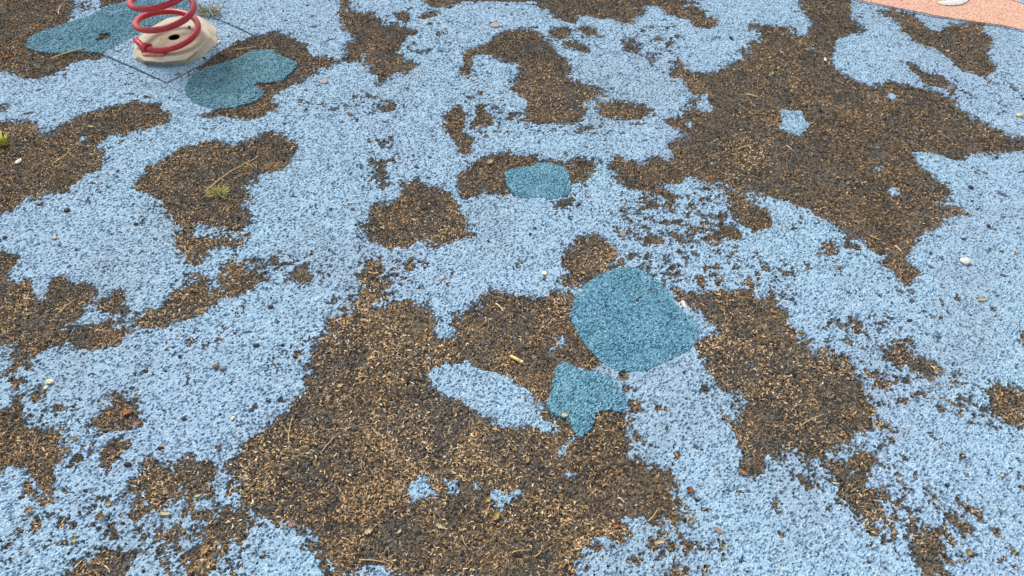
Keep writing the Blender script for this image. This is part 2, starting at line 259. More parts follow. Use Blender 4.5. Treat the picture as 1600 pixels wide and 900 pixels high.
BLUE_IN = [
 [(125,217),(132,213),(138,216),(135,222),(127,223)],
 [(563,85),(570,83),(574,90),(566,93)],
 [(675,520),(685,513),(705,513),(710,525),(702,532),(690,525)], [(660,560),(668,555),(675,560),(668,564)],
 [(670,585),(675,572),(687,571),(705,570),(725,567),(742,572),(755,580),(772,582),(790,590),(800,600),(815,602),(830,610),(838,620),(850,637),(848,650),(862,665),(872,673),(868,680),(855,676),(840,672),(825,668),(800,670),(780,670),(770,662),(757,650),(742,645),(730,637),(712,627),(700,620),(678,610),(672,595)],
 [(883,685),(895,682),(903,690),(890,697),(882,705),(875,722),(868,712),(875,702),(880,695)], [(882,742),(895,738),(903,743),(900,750),(888,750)],
 [(637,762),(650,752),(662,745),(672,742),(670,755),(682,765),(685,777),(670,775),(657,780),(650,785),(642,777)],
 [(687,757),(697,747),(702,752),(720,757),(720,765),(710,775),(702,772),(702,762)], [(732,770),(745,755),(755,752),(750,762),(740,772)],
 [(760,767),(775,762),(800,767),(807,764),(825,770),(815,775),(800,783),(790,790),(785,800),(780,795),(770,782)], [(787,815),(795,810),(803,815),(798,820),(790,820)],
 [(869,528),(880,526),(882,543),(873,543)], [(859,543),(870,543),(868,552),(860,551)], [(850,526),(858,525),(860,532),(853,533)],
 [(925,582),(934,572),(950,580),(962,590),(965,600),(950,592),(935,586)],
 [(1218,172),(1252,175),(1257,190),(1268,196),(1255,207),(1250,217),(1235,212),(1218,200),(1222,187)],
 [(1383,150),(1395,145),(1402,155),(1395,161)], [(1085,165),(1095,150),(1105,145),(1108,160),(1118,168),(1105,175),(1090,175)],
 [(1072,195),(1080,190),(1087,197),(1080,203)], [(1385,300),(1392,293),(1405,294),(1402,303),(1394,310)], [(1364,263),(1374,259),(1382,265),(1374,270)],
 [(1322,735),(1332,732),(1337,740),(1328,746)], [(1380,404),(1387,396),(1390,402),(1384,408)], [(1105,256),(1115,254),(1122,257),(1113,260)],
]
SPECK = [(130,8,26,16,.75),(165,285,26,20,.8),(455,415,80,35,.6),(600,440,60,45,.75),(600,260,50,40,.6),(560,165,90,22,.6),
 (760,180,60,40,.5),(880,203,90,14,.6),(1060,345,120,50,.9),(1020,420,90,30,.75),(1200,440,60,45,.7),(1310,395,45,30,.75),
 (1350,520,80,35,.6),(1430,600,110,40,.75),(1525,635,40,40,.85),(1265,745,40,28,.85),(1390,770,80,70,.55),(1440,850,80,50,.6),
 (1220,740,60,40,.4),(1050,870,80,40,.65),(960,870,60,30,.55),(300,850,120,60,.8),(120,720,60,50,.55),(65,680,70,60,.8),
 (170,800,80,60,.5),(60,850,80,60,.55),(20,590,28,30,.85),(15,545,30,25,.7),(300,530,90,25,.5),(830,640,30,40,.85),(1020,70,60,40,.55),
 (900,60,50,25,.7),(680,60,50,40,.55),(1545,110,30,40,.6),(1480,145,60,22,.65),(1120,300,40,15,.75),(1350,710,60,25,.75),
 (450,570,40,35,.55),(565,480,50,25,.75),(105,822,20,16,1.0),(1100,420,80,40,.6),(860,560,30,20,.5),(735,130,30,40,.5)]
TEAL = [
 ('rounded end tapering into the bare strip', [(41,73),(45,62),(60,54),(80,47),(105,39),(132,29),(155,20),(160,15),(175,10),(200,5),(205,-12),(306,-12),(308,4),(298,22),(280,28),(250,36),(235,45),(215,57),(200,65),(185,73),(172,80),(160,86),(140,84),(120,82),(92,87),(65,83),(45,80)]),
 ('', [(290,140),(295,127),(307,115),(325,107),(350,100),(370,94),(385,86),(400,80),(415,79),(430,81),(442,90),(457,96),(468,102),(460,112),(450,122),(437,131),(415,132),(402,132),(398,136),(415,145),(412,150),(405,157),(400,160),(390,164),(370,170),(345,173),(322,171),(302,162),(292,152)]),
 ('', [(788,272),(800,265),(818,263),(832,262),(845,256),(855,255),(865,259),(880,262),(888,270),(891,283),(892,295),(888,307),(875,312),(862,315),(850,313),(832,313),(818,312),(805,308),(797,300),(790,288)]),
 ('', [(962,422),(975,420),(990,421),(1010,428),(1025,440),(1040,452),(1050,463),(1058,478),(1075,495),(1090,508),(1096,518),(1090,533),(1080,545),(1065,557),(1048,564),(1035,570),(1020,577),(1005,584),(990,585),(970,582),(955,578),(940,570),(925,555),(912,540),(900,525),(894,510),(890,495),(894,478),(900,465),(912,450),(925,438),(942,428)]),
 ('', [(870,572),(880,568),(892,572),(905,577),(925,583),(945,588),(960,597),(968,605),(978,620),(981,640),(970,647),(955,645),(935,645),(930,655),(928,668),(920,678),(910,684),(902,683),(893,672),(888,663),(880,655),(868,652),(858,645),(853,633),(858,620),(862,605),(866,590)]),
]
SALMON = [(1180,-28),(1325,-1),(1350,5),(1375,10),(1400,15),(1430,21),(1460,27),(1490,32),(1512,35),(1537,39),(1562,42),(1585,47),(1600,51),(1760,84),(1760,59),(1600,8),(1575,0),(1480,-30),(1400,-60)]
SEAMS = [[(165,89),(262,132),(326,98)], [(336,31),(366,43),(398,58)], [(398,58),(385,66)],
         [(1310,-2),(1325,1),(1350,7),(1400,17),(1460,29),(1512,37),(1562,44),(1600,53),(1700,74)], [(1540,-8),(1575,2),(1600,10),(1700,43)]]

# ------------------------------------------------------------------ the ground grid and its worn mask
S = 0.0029
c4 = at_np([(-70, -50), (1670, -50), (-70, 960), (1670, 960)])
X0, X1, Y0, Y1 = c4[:, 0].min(), c4[:, 0].max(), c4[:, 1].min(), c4[:, 1].max()
NX, NY = int((X1 - X0) / S), int((Y1 - Y0) / S)
gx, gy = np.meshgrid(X0 + np.arange(NX) * S, Y0 + np.arange(NY) * S, indexing='ij')
def raster(polys):
    Mk = np.zeros((NX, NY), bool)
    for p in polys:
        w = at_np(p)
        i0 = max(0, int((w[:, 0].min() - X0) / S) - 1); i1 = min(NX, int((w[:, 0].max() - X0) / S) + 2)
        j0 = max(0, int((w[:, 1].min() - Y0) / S) - 1); j1 = min(NY, int((w[:, 1].max() - Y0) / S) + 2)
        if i1 > i0 and j1 > j0: Mk[i0:i1, j0:j1] |= inside(w, gx[i0:i1, j0:j1], gy[i0:i1, j0:j1])
    return Mk
wr = raster(WORN) & ~raster(BLUE_IN)
# ragged edges: warp the outline, then crumble it
dx = fbm(gx, gy, 0.030, 10, 3, 0.6) * 0.009 + fbm(gx, gy, 0.009, 20, 2) * 0.004
dy = fbm(gx, gy, 0.030, 30, 3, 0.6) * 0.011 + fbm(gx, gy, 0.009, 40, 2) * 0.005
ii = np.clip(((gx + dx - X0) / S).round().astype(int), 0, NX - 1); jj = np.clip(((gy + dy - Y0) / S).round().astype(int), 0, NY - 1)
wf = wr[ii, jj].astype(np.float32); del dx, dy, ii, jj
soft = boxblur(boxblur(wf, 2), 1)
broad = boxblur(boxblur(wf, 6), 5)
wide = boxblur(boxblur(wf, 10), 9)
fray = np.clip(fbm(gx, gy, 0.13, 55, 3) * 2.0 + 0.72, 0, 1)                 # some rims are crisp, others frayed
fine = fbm(gx, gy, 0.015, 50, 3, 0.9)
crumb = vnoise(gx, gy, 0.0055, 57) - 0.5
spk = np.zeros((NX, NY), np.float32)
for (cx, cy, rx, ry, s_) in SPECK:
    c = at(cx, cy); ax = rx * mm_px(cy); ay = (at(cx, cy - ry) - at(cx, cy + ry)).y / 2
    e = ((gx - c.x) / ax) ** 2 + ((gy - c.y) / ay) ** 2
    spk = np.maximum(spk, s_ * np.clip(1.35 - e, 0, 1))
mixs = soft * (1 - .75 * fray) + broad * (.75 * fray)
band = np.clip(4 * mixs * (1 - mixs), 0, 1)
f = mixs - 0.44 + (fine * (0.70 + 0.75 * fray) + crumb * (0.95 + .45 * fray)) * band
near = np.clip(wide * 2.4, 0, 1) * (.30 + .45 * fray)
lvl = np.maximum(spk, near)
spn = fbm(gx, gy, 0.024, 60, 4, 0.75); spn2 = fbm(gx, gy, 0.011, 65, 3, 0.8)
f = np.maximum(f, spn - (0.50 - 0.38 * lvl))
f = np.maximum(f, spn2 - (0.64 - 0.38 * lvl))
# bits of blue left over inside the bare places
f = np.where((mixs > 0.9), np.minimum(f, 0.61 - fbm(gx, gy, 0.016, 70, 3, 0.8)), f)
f -= 0.45 * boxblur(raster(BLUE_IN).astype(np.float32), 1) * (wf < .99)
worn = f > 0
# seams are cut through the topping
seam = np.zeros((NX, NY), bool)
for pl in SEAMS:
    w = at_np(pl)
    for a, b in zip(w[:-1], w[1:]):
        ab = b - a; L2 = ab @ ab
        lo = np.minimum(a, b) - 0.01; hi = np.maximum(a, b) + 0.01
        i0, i1 = max(0, int((lo[0] - X0) / S)), min(NX, int((hi[0] - X0) / S) + 1)
        j0, j1 = max(0, int((lo[1] - Y0) / S)), min(NY, int((hi[1] - Y0) / S) + 1)
        if i1 <= i0 or j1 <= j0: continue
        sx, sy = gx[i0:i1, j0:j1], gy[i0:i1, j0:j1]
        t = np.clip(((sx - a[0]) * ab[0] + (sy - a[1]) * ab[1]) / L2, 0, 1)
        d = np.hypot(sx - a[0] - t * ab[0], sy - a[1] - t * ab[1])
        seam[i0:i1, j0:j1] |= d < 0.0017 + 0.0022 * vnoise(sx, sy, 0.010, 90)
sal = raster([SALMON])
tealm = [raster([p]) for _, p in TEAL]
tw_i = np.clip(((gx + fbm(gx, gy, .018, 220, 2) * .004 - X0) / S).round().astype(int), 0, NX - 1); tw_j = np.clip(((gy + fbm(gx, gy, .018, 224, 2) * .0045 - Y0) / S).round().astype(int), 0, NY - 1)
tealm = [t_[tw_i, tw_j] for t_ in tealm]
scar = at(163, 60)
scarm = (np.hypot((gx - scar.x) / 0.024, (gy - scar.y) / 0.030) + 0.6 * fbm(gx, gy, .02, 199, 2)) < 0.85
tealm[0] &= ~scarm; worn |= scarm
tealany = np.any(tealm, axis=0)
te_in = boxblur(tealany.astype(np.float32), 4) > 0.97
sal_in = boxblur(sal.astype(np.float32), 2) > 0.97
# what part of the grid lies in the area worth building finely
dyv, dzv = gy, -CAM_H
dep = dyv * CP - dzv * SP
pu = 800 + FPX * gx / dep; pv = 450 - FPX * (dyv * SP + dzv * CP) / dep
area = (pu > -45) & (pu < 1645) & (pv > -35) & (pv < 930)
del pu, pv, dep
FC = at(274, 67)
foot = np.hypot(gx - FC.x, gy - FC.y) < 0.10

def worn_at(x, y):
    i, j = int((x - X0) / S), int((y - Y0) / S)
    if 0 <= i < NX and 0 <= j < NY: return bool(worn[i, j]) and not tealany[i, j]
    return False
def top_z(x, y):
    i, j = int((x - X0) / S), int((y - Y0) / S)
    if 0 <= i < NX and 0 <= j < NY:
        if tealany[i, j]: return 0.0085
        return 0.0025 if worn[i, j] else 0.0063
    return 0.0075

jx = gx + (rng.random((NX, NY)) - 0.5) * S * 0.7
jy = gy + (rng.random((NX, NY)) - 0.5) * S * 0.7
def grid_object(name, V, Z, mat, g, d, cell_rule='any'):
    """V: vertices that belong; every cell touching one is built"""
    c = [V[:-1, :-1], V[1:, :-1], V[1:, 1:], V[:-1, 1:]]
    K = (c[0] | c[1] | c[2] | c[3]) if cell_rule == 'any' else (c[0] & c[1] & c[2] & c[3])
    ci, cj = np.nonzero(K)
    idx = np.stack([ci * NY + cj, (ci + 1) * NY + cj, (ci + 1) * NY + cj + 1, ci * NY + cj + 1], 1)
    used, inv = np.unique(idx.ravel(), return_inverse=True)
    co = np.stack([jx.ravel()[used], jy.ravel()[used], Z.ravel()[used]], 1)
    me = mesh_np(name, co, inv.reshape(-1, 4), mat, 4, {'g': g.ravel()[used], 'd': d.ravel()[used]})
    return link(name, me)

grain = rng.random((NX, NY)).astype(np.float32)
hz = rng.normal(0, 1, (NX, NY)).astype(np.float32)
# blue topping
pit = rng.random((NX, NY)) < (0.10 + 0.08 * np.clip(fbm(gx, gy, 0.05, 110, 3), 0, 1) + 0.10 * np.clip(wide, 0, .5))
blueV = area & ~worn & ~seam & ~te_in & ~sal & ~foot
zb = 0.0058 + hz * 0.00052 + fbm(gx, gy, 0.10, 120, 2) * 0.001 - np.clip(soft, 0, .5) * 0.004
zb = np.where(pit, zb - 0.0042, zb)
Zblue = np.where(blueV, zb, -0.0035)
gb = grain * 0.56 + 0.22 + 0.17 * fbm(gx, gy, 0.02, 130, 3)
gb = np.where(pit, gb * 0.35, gb)  # pits coloured darker, painting in the shade of deep pores
dn = fbm(gx, gy, 0.008, 140, 2, .9) + (grain[::-1] - .5) * .5
dirt = np.clip((dn - (.62 - .26 * np.maximum(spk, np.clip(wide * 2, 0, 1)))) * 7, 0, 1) * 0.85
dirt = np.maximum(dirt, np.clip(fbm(gx, gy, 0.30, 145, 5, .6) * .6 - .06, 0, .13))
dirt = np.maximum(dirt, (~blueV) * 0.9)
blue = grid_object('blue_rubber_surface', blueV, Zblue, M['blue'], np.clip(gb, 0, 1), dirt)
tag(blue, 'worn pale blue granulated rubber playground surface with ragged holes', None, None, 'structure')
# black underlay where the topping has gone
needV = area & (boxblur((~blueV).astype(np.float32), 1) > 0) & ~te_in & ~sal_in & ~foot
zu = hz * 0.0013 + fbm(gx, gy, 0.012, 150, 2) * 0.0016
gu = np.clip(grain * 0.75 + 0.12 + 0.20 * fbm(gx, gy, 0.05, 160, 3), 0, 1)
du = np.clip(fbm(gx, gy, 0.06, 170, 4, .6) * 1.3 + 0.10, 0, 0.6)
under = grid_object('rubber_underlay', needV, zu, M['base'], gu, du)
tag(under, 'exposed black crumb rubber underlay littered with dry brown debris', None, None, 'structure')
# salmon topping
salV = area & sal & ~seam
zs = 0.0085 + hz * 0.0008
so = grid_object('salmon_rubber_surface', salV, np.where(salV, zs, -0.003), M['salmon'], np.clip(grain * .6 + .25, 0, 1), np.clip(fbm(gx, gy, .02, 180, 3) * 1.2 - .5, 0, .5))
tag(so, 'salmon pink granulated rubber band beyond the blue surface', None, None, 'structure')
# teal patches
TL = ['long teal rubber patch running behind the red spring and concrete footing',
      'lobed teal rubber patch with a notch, beside the seam corner of the footing',
      'smallest teal rubber patch, sitting alone at a bare hollow',
      'largest round teal rubber patch between two big bare areas',
      'small teal rubber patch with a square notch, next to the largest round one']
for k, mk in enumerate(tealm):
    V = mk & area
    if k == 0: V &= ~foot
    ed = boxblur(boxblur(mk.astype(np.float32), 2), 2)
    zt = 0.0086 + hz * 0.0008 - (1 - ed) * 0.0025
    ptt = rng.random((NX, NY)) < 0.12
    zt = np.where(ptt, zt - 0.003, zt)
    gt = np.clip(np.where(ptt, grain * .35, grain * .62 + .2 + 0.18 * fbm(gx, gy, .05, 190 + k, 3)), 0, 1)  # pit granules get a darker tone as painted pore shade
    o = grid_object('rubber_patch', V, np.where(V, zt, -0.0025), M['teal_deep' if k < 2 else 'teal'], gt, np.clip(fbm(gx, gy, .03, 210 + k, 3) * 1.5 - .75, 0, .4) + (~V) * .7)
    tag(o, TL[k], 'repair patch', 'teal repair patches in the blue surface')

# the wide ground round about, same rubber seen as a sheet
m, n, l, b = new_mat('rubber_ground_far', 0.85, 0.3)
tc = n.new('ShaderNodeTexCoord')
vo = n.new('ShaderNodeTexVoronoi'); vo.inputs['Scale'].default_value = 300
l.new(tc.outputs['Object'], vo.inputs['Vector'])
sp_ = n.new('ShaderNodeSeparateColor'); l.new(vo.outputs['Color'], sp_.inputs[0])
rb = ramp(n, [(0, (0.02, 0.028, 0.042)), (.2, (0.10, 0.15, 0.21)), (.5, (0.22, 0.34, 0.46)), (.8, (0.31, 0.45, 0.58)), (1, (0.55, 0.68, 0.76))]); l.new(sp_.outputs[0], rb.inputs[0])
rd = ramp(n, [(0, (0.012, 0.012, 0.012)), (.6, (0.07, 0.055, 0.045)), (1, (0.3, 0.2, 0.12))]); l.new(sp_.outputs[1], rd.inputs[0])
nz = n.new('ShaderNodeTexNoise'); nz.inputs['Scale'].default_value = 3.2; nz.inputs['Detail'].default_value = 12; nz.inputs['Roughness'].default_value = 0.68
l.new(tc.outputs['Object'], nz.inputs['Vector'])
rm = ramp(n, [(0.54, (0, 0, 0)), (0.55, (1, 1, 1))]); l.new(nz.outputs[0], rm.inputs[0])
mx = n.new('ShaderNodeMix'); mx.data_type = 'RGBA'
l.new(rm.outputs[0], mx.inputs[0]); l.new(rb.outputs[0], mx.inputs[6]); l.new(rd.outputs[0], mx.inputs[7]); l.new(mx.outputs[2], b.inputs['Base Color'])
bp = n.new('ShaderNodeBump'); bp.inputs['Strength'].default_value = .7; bp.inputs['Distance'].default_value = .003; bp.invert = True
l.new(vo.outputs['Distance'], bp.inputs['Height']); l.new(bp.outputs[0], b.inputs['Normal'])
G = 60.0
inn = [at(x, y) for x, y in ((-43, 928), (1643, 928), (1643, -33), (-43, -33))]
cen = sum(inn, Vector()) / 4
out = [(-G, -G), (G, -G), (G, G), (-G, G)]
gv = [(x, y, .0048) for x, y in out] + [(p.x, p.y, .0048) for p in inn] + [(cen.x + (p.x - cen.x) * .997, cen.y + (p.y - cen.y) * .997, -.012) for p in inn]
gf = [(k, (k + 1) % 4, 4 + (k + 1) % 4, 4 + k) for k in range(4)] + [(4 + k, 4 + (k + 1) % 4, 8 + (k + 1) % 4, 8 + k) for k in range(4)] + [(8, 9, 10, 11)]
gm = mesh_np('ground', np.array(gv), np.array(gf), m)
tag(link('ground', gm), 'rubber playground ground reaching to the horizon', None, None, 'structure')

# ------------------------------------------------------------------ dry litter and rubber shreds lying in the bare places (nobody could count them)
bare = np.argwhere(area & worn & ~tealany & ~sal & ~foot)
def scatter(count, dens_seed, power, thin=0.0):
    w = np.clip(0.55 + 0.9 * fbm(gx[bare[:, 0], bare[:, 1]], gy[bare[:, 0], bare[:, 1]], 0.07, dens_seed, 4, .6), 0.06, 2) ** power
    w = w * np.clip(1.25 - thin * (gy[bare[:, 0], bare[:, 1]] - 0.6), 0.2, 2)
    pick = bare[rng.choice(len(bare), count, p=w / w.sum())]
    return gx[pick[:, 0], pick[:, 1]] + (rng.random(count) - .5) * S, gy[pick[:, 0], pick[:, 1]] + (rng.random(count) - .5) * S
def flakes(name, count, Lr, Wr, zr, tilt, mat, gfun, seed, power, thin=0.0):
    x, y = scatter(count, seed, power, thin)
    a = rng.random(count) * 2 * math.pi
    Ln = Lr[0] + (Lr[1] - Lr[0]) * rng.random(count) ** 2.0; Wd = Wr[0] + (Wr[1] - Wr[0]) * rng.random(count) ** 1.6
    z = zr[0] + (zr[1] - zr[0]) * rng.random(count) ** 2
    ca, sa = np.cos(a), np.sin(a)
    tl = rng.normal(0, tilt, count); bend = rng.normal(0, .22, count) * Ln; arch = np.abs(rng.normal(0, .20, count)) * Ln; tw = rng.normal(0, .6, count)
    P = []
    for (s, w, up) in ((-.5, .35, 0), (0, 1, 1), (.5, .3, 0)):
        for q in (-.5, .5):
            u = s * Ln; v = q * w * Wd + bend * (up - .5)
            P.append(np.stack([x + u * ca - v * sa, y + u * sa + v * ca, z + s * Ln * tl + up * arch + q * w * Wd * tw], 1))
    co = np.stack(P, 1).reshape(-1, 3)
    b0 = np.arange(count)[:, None] * 6
    fc = np.concatenate([b0 + np.array([[0, 2, 3, 1]]), b0 + np.array([[2, 4, 5, 3]])], 0)
    return mesh_np(name, co, fc, mat, 4, {'g': np.repeat(np.clip(gfun(x, y, count), 0, 1), 6)})
g1 = lambda x, y, c: rng.random(c) * .85 + .12 + .30 * fbm(x, y, .15, 301, 3) - .07 * (y - 1.0)
lit = link('dry_litter', flakes('dry_litter', 72000, (.004, .0125), (.0013, .0042), (.0010, .0048), .3, M['litter'], g1, 300, 1.5, .30))
tag(lit, 'dry brown leaf crumbs and wood fibres filling the bare rubber areas', 'litter', None, 'stuff')
g2 = lambda x, y, c: rng.random(c)
shr = link('rubber_shreds', flakes('rubber_shreds', 68000, (.0035, .009), (.0024, .0055), (.0014, .0052), .35, M['crumb'], g2, 310, .4))
tag(shr, 'loose black rubber shreds on the exposed underlay', 'rubber crumb', None, 'stuff')
g3 = lambda x, y, c: .55 + .45 * rng.random(c)
fib = link('dry_fibres', flakes('dry_fibres', 7000, (.005, .018), (.0005, .0012), (.002, .006), .2, M['litter'], g3, 320, 1.2))
tag(fib, 'thin straw coloured fibres and needles strewn over the bare areas', 'plant fibre', None, 'stuff')

# ------------------------------------------------------------------ spring rider mount: concrete footing, red coil, clamp
def lathe(bm, prof, seg, rfun=None, cap=True):
    rings = []
    for (r, z) in prof:
        rings.append([bm.verts.new(((r * (rfun(2 * math.pi * k / seg, r) if rfun else 1)) * math.cos(2 * math.pi * k / seg),
                                    (r * (rfun(2 * math.pi * k / seg, r) if rfun else 1)) * math.sin(2 * math.pi * k / seg), z)) for k in range(seg)])
    for A, B in zip(rings[:-1], rings[1:]):
        for k in range(seg): bm.faces.new((A[k], A[(k + 1) % seg], B[(k + 1) % seg], B[k]))
    if cap: bm.faces.new(rings[-1])
def tube(bm, pts, rad, seg=10, cap=True):
    pts = [Vector(p) for p in pts]; prev = None; rings = []
    rad = rad if hasattr(rad, '__len__') else [rad] * len(pts)
    nrm = None
    for i, p in enumerate(pts):
        t = (pts[min(i + 1, len(pts) - 1)] - pts[max(i - 1, 0)]).normalized()
        if nrm is None: nrm = t.orthogonal().normalized()
        nrm = (nrm - t * nrm.dot(t)).normalized(); bn = t.cross(nrm)
        rings.append([bm.verts.new(p + (nrm * math.cos(2 * math.pi * k / seg) + bn * math.sin(2 * math.pi * k / seg)) * rad[i]) for k in range(seg)])
    for A, B in zip(rings[:-1], rings[1:]):
        for k in range(seg): bm.faces.new((A[k], A[(k + 1) % seg], B[(k + 1) % seg], B[k]))
    if cap: bm.faces.new(rings[0][::-1]); bm.faces.new(rings[-1])
def box(bm, c, s, rot=None, bev=0.0):
    r = bmesh.ops.create_cube(bm, size=1.0)
    mt = Matrix.Translation(c) @ (rot.to_4x4() if rot else Matrix()) @ Matrix.Diagonal((*s, 1))
    bmesh.ops.transform(bm, matrix=mt, verts=r['verts'])
    if bev:
        es = list({e for v in r['verts'] for e in v.link_edges})
        bmesh.ops.bevel(bm, geom=es, offset=bev, segments=2, affect='EDGES')
def fin(name, bm, mat, parent=None, smooth=True, loc=None, rot=None):
    bmesh.ops.recalc_face_normals(bm, faces=bm.faces)
    me = bpy.data.meshes.new(name); bm.to_mesh(me); bm.free()
    me.polygons.foreach_set('use_smooth', [smooth] * len(me.polygons)); me.materials.append(mat)
    return link(name, me, parent, loc, rot)

m, n, l, b = new_mat('red_enamel', 0.30, 0.5)
tc = n.new('ShaderNodeTexCoord')
n1 = n.new('ShaderNodeTexNoise'); n1.inputs['Scale'].default_value = 45; n1.inputs['Detail'].default_value = 9; n1.inputs['Roughness'].default_value = .7
l.new(tc.outputs['Object'], n1.inputs['Vector'])
r1 = ramp(n, [(.30, (.16, .07, .045)), (.36, (.34, .05, .05)), (.42, (.50, .032, .045)), (.70, (.58, .05, .06))]); l.new(n1.outputs[0], r1.inputs[0]); l.new(r1.outputs[0], b.inputs['Base Color'])
r2 = ramp(n, [(.32, (.8, .8, .8)), (.42, (.28, .28, .28)), (.75, (.42, .42, .42))]); l.new(n1.outputs[0], r2.inputs[0]); l.new(r2.outputs[0], b.inputs['Roughness'])
M['red'] = m
M['pink'] = plain('faded_red_paint', (0.62, 0.30, 0.25), (0.50, 0.20, 0.17), 0.6, 0.3, 90, 0.1)
M['steel'] = plain('rusty_bolt', (0.12, 0.06, 0.045), (0.05, 0.03, 0.025), 0.6, 0.4, 300, 0.3)
m, n, l, b = new_mat('footing_concrete', 0.9, 0.2)
tc = n.new('ShaderNodeTexCoord')
n1 = n.new('ShaderNodeTexNoise'); n1.inputs['Scale'].default_value = 18; n1.inputs['Detail'].default_value = 8
n2 = n.new('ShaderNodeTexNoise'); n2.inputs['Scale'].default_value = 260; n2.inputs['Detail'].default_value = 3
l.new(tc.outputs['Object'], n1.inputs['Vector']); l.new(tc.outputs['Object'], n2.inputs['Vector'])
r1 = ramp(n, [(.30, (.34, .27, .18)), (.48, (.50, .455, .355)), (.75, (.59, .555, .46))]); l.new(n1.outputs[0], r1.inputs[0])
r2 = ramp(n, [(.3, (.78, .77, .74)), (.6, (1, 1, 1))]); l.new(n2.outputs[0], r2.inputs[0])
mm = n.new('ShaderNodeMix'); mm.data_type = 'RGBA'; mm.blend_type = 'MULTIPLY'; mm.inputs[0].default_value = 1
l.new(r1.outputs[0], mm.inputs[6]); l.new(r2.outputs[0], mm.inputs[7]); l.new(mm.outputs[2], b.inputs['Base Color'])
bp = n.new('ShaderNodeBump'); bp.inputs['Strength'].default_value = .35; bp.inputs['Distance'].default_value = .003
l.new(n2.outputs[0], bp.inputs['Height']); l.new(bp.outputs[0], b.inputs['Normal'])
M['concrete'] = m

mount = link('spring_rider_mount', None, None, (FC.x, FC.y, 0.0))
tag(mount, 'red coil spring clamped to a pale octagonal concrete footing in the blue rubber', 'spring mount')
FT = 0.027
base_px = [(210,82),(211,96),(222,101),(255,103.5),(292,102.5),(316,92),(340,71),(339,47),(322,33),(285,32),(262,36),(243,45),(229,55),(213,67)]
top_px = [(214,74),(216,88),(228,95),(256,97),(290,93.5),(310,77),(328,59),(322,39),(310,25),(285,24),(262,28),(245,37),(232,47),(217,58)]
bw = [at(x, y) - Vector((FC.x, FC.y, 0)) for x, y in base_px]
tw = [at(x, y, FT) - Vector((FC.x, FC.y, 0)) for x, y in top_px]
bm = bmesh.new(); rings = []
rings.append([bm.verts.new((p.x, p.y, -.008)) for p in bw])
rings.append([bm.verts.new((p.x, p.y, .0075)) for p in bw])
rings.append([bm.verts.new((p.lerp(q, .12).x, p.lerp(q, .10).y, .0095)) for p, q in zip(bw, tw)])
rings.append([bm.verts.new((p.lerp(q, .90).x, p.lerp(q, .90).y, FT - .0016)) for p, q in zip(bw, tw)])
rings.append([bm.verts.new((q.x * .985, q.y * .985, FT)) for q in tw])
hole_c = at(272, 57.5, FT) - Vector((FC.x, FC.y, 0))
for rr, zz in ((.024, FT - .0005), (.0202, FT - .002)):
    rings.append([bm.verts.new((hole_c.x + rr * math.cos(math.atan2(q.y - hole_c.y, q.x - hole_c.x)), hole_c.y + rr * math.sin(math.atan2(q.y - hole_c.y, q.x - hole_c.x)), zz)) for q in tw])
for A, B in zip(rings[:-1], rings[1:]):
    for k in range(14): bm.faces.new((A[k], A[(k + 1) % 14], B[(k + 1) % 14], B[k]))
ft = fin('concrete_footing', bm, M['concrete'], mount, False)
bm = bmesh.new(); lathe(bm, [(.0202, FT - .002), (.0195, FT - .004), (.0190, -.07)], 24)
bmesh.ops.translate(bm, vec=(hole_c.x, hole_c.y, 0), verts=bm.verts)
fin('hole_shade', bm, plain('hole_shade_black', (.012, .012, .012), (.006, .006, .006), .9, .1), ft)  # added near-black lining paints the deep shade inside the hole
CO = Vector((-.001, -.021, 0))
R0, RT, PITCH = 0.099, 0.0106, 0.074
zc = FT + RT
pts = []
a0, a1 = math.radians(227), math.radians(227 + 360 * 5.4)
N = 330
for k in range(N + 1):
    t = k / N; a = a0 + (a1 - a0) * t; turn = (a - a0) / (2 * math.pi)
    z = zc + PITCH * (max(0.0, turn - 0.10) ** 1.0) + 0.0
    if turn > 4.9: z = zc + PITCH * 4.8 + (turn - 4.9) * 0.012
    lean = Vector((0.10, 0.03, 0)) * (z - zc)
    pts.append(CO + Vector((R0 * math.cos(a), R0 * math.sin(a), z)) + lean)
p0 = pts[0]; tg = (pts[1] - pts[0]).normalized()
pts = [p0 - tg * .020 + Vector((-.016, .012, .014)), p0 - tg * .012 + Vector((-.006, .004, .004))] + pts
bm = bmesh.new(); tube(bm, pts, RT, 14); fin('coil_spring', bm, M['red'], mount)
zt = pts[-1].z
# clamp over the coil end: strap, bolt and a faded plate below it
ac = math.radians(236); pc = CO + Vector((R0 * math.cos(ac), R0 * math.sin(ac), zc)); td = Vector((-math.sin(ac), math.cos(ac), 0)); rd_ = Vector((math.cos(ac), math.sin(ac), 0))
bm = bmesh.new()
arc = [pc + rd_ * (.0145 * math.cos(q)) + Vector((0, 0, .0145 * math.sin(q))) for q in [math.pi * i / 10 for i in range(11)]]
arc = [arc[0] - Vector((0, 0, .013))] + arc + [arc[-1] - Vector((0, 0, .013))]
for s in (-.006, .0, .006): tube(bm, [p + td * s for p in arc], .0042, 8)
fin('clamp', bm, M['red'], mount)
bpc = at(240, 87, FT) - Vector((FC.x, FC.y, 0))
bm = bmesh.new(); box(bm, bpc + Vector((0, .012, .0035)), (.072, .030, .006), Matrix.Rotation(math.radians(-3), 3, 'Z'), .001)
box(bm, bpc + Vector((0, -.0035, -.002)), (.072, .004, .016), Matrix.Rotation(math.radians(-3), 3, 'Z'), .001)
fin('base_plate', bm, M['pink'], mount, False)
for q in (-1,):
    bm = bmesh.new(); lathe(bm, [(.0055, 0), (.0055, .016), (.0045, .018)], 8); bmesh.ops.translate(bm, vec=pc - rd_ * .018 + Vector((0, 0, -.010)), verts=bm.verts)
    fin('bolt', bm, M['steel'], mount, False)
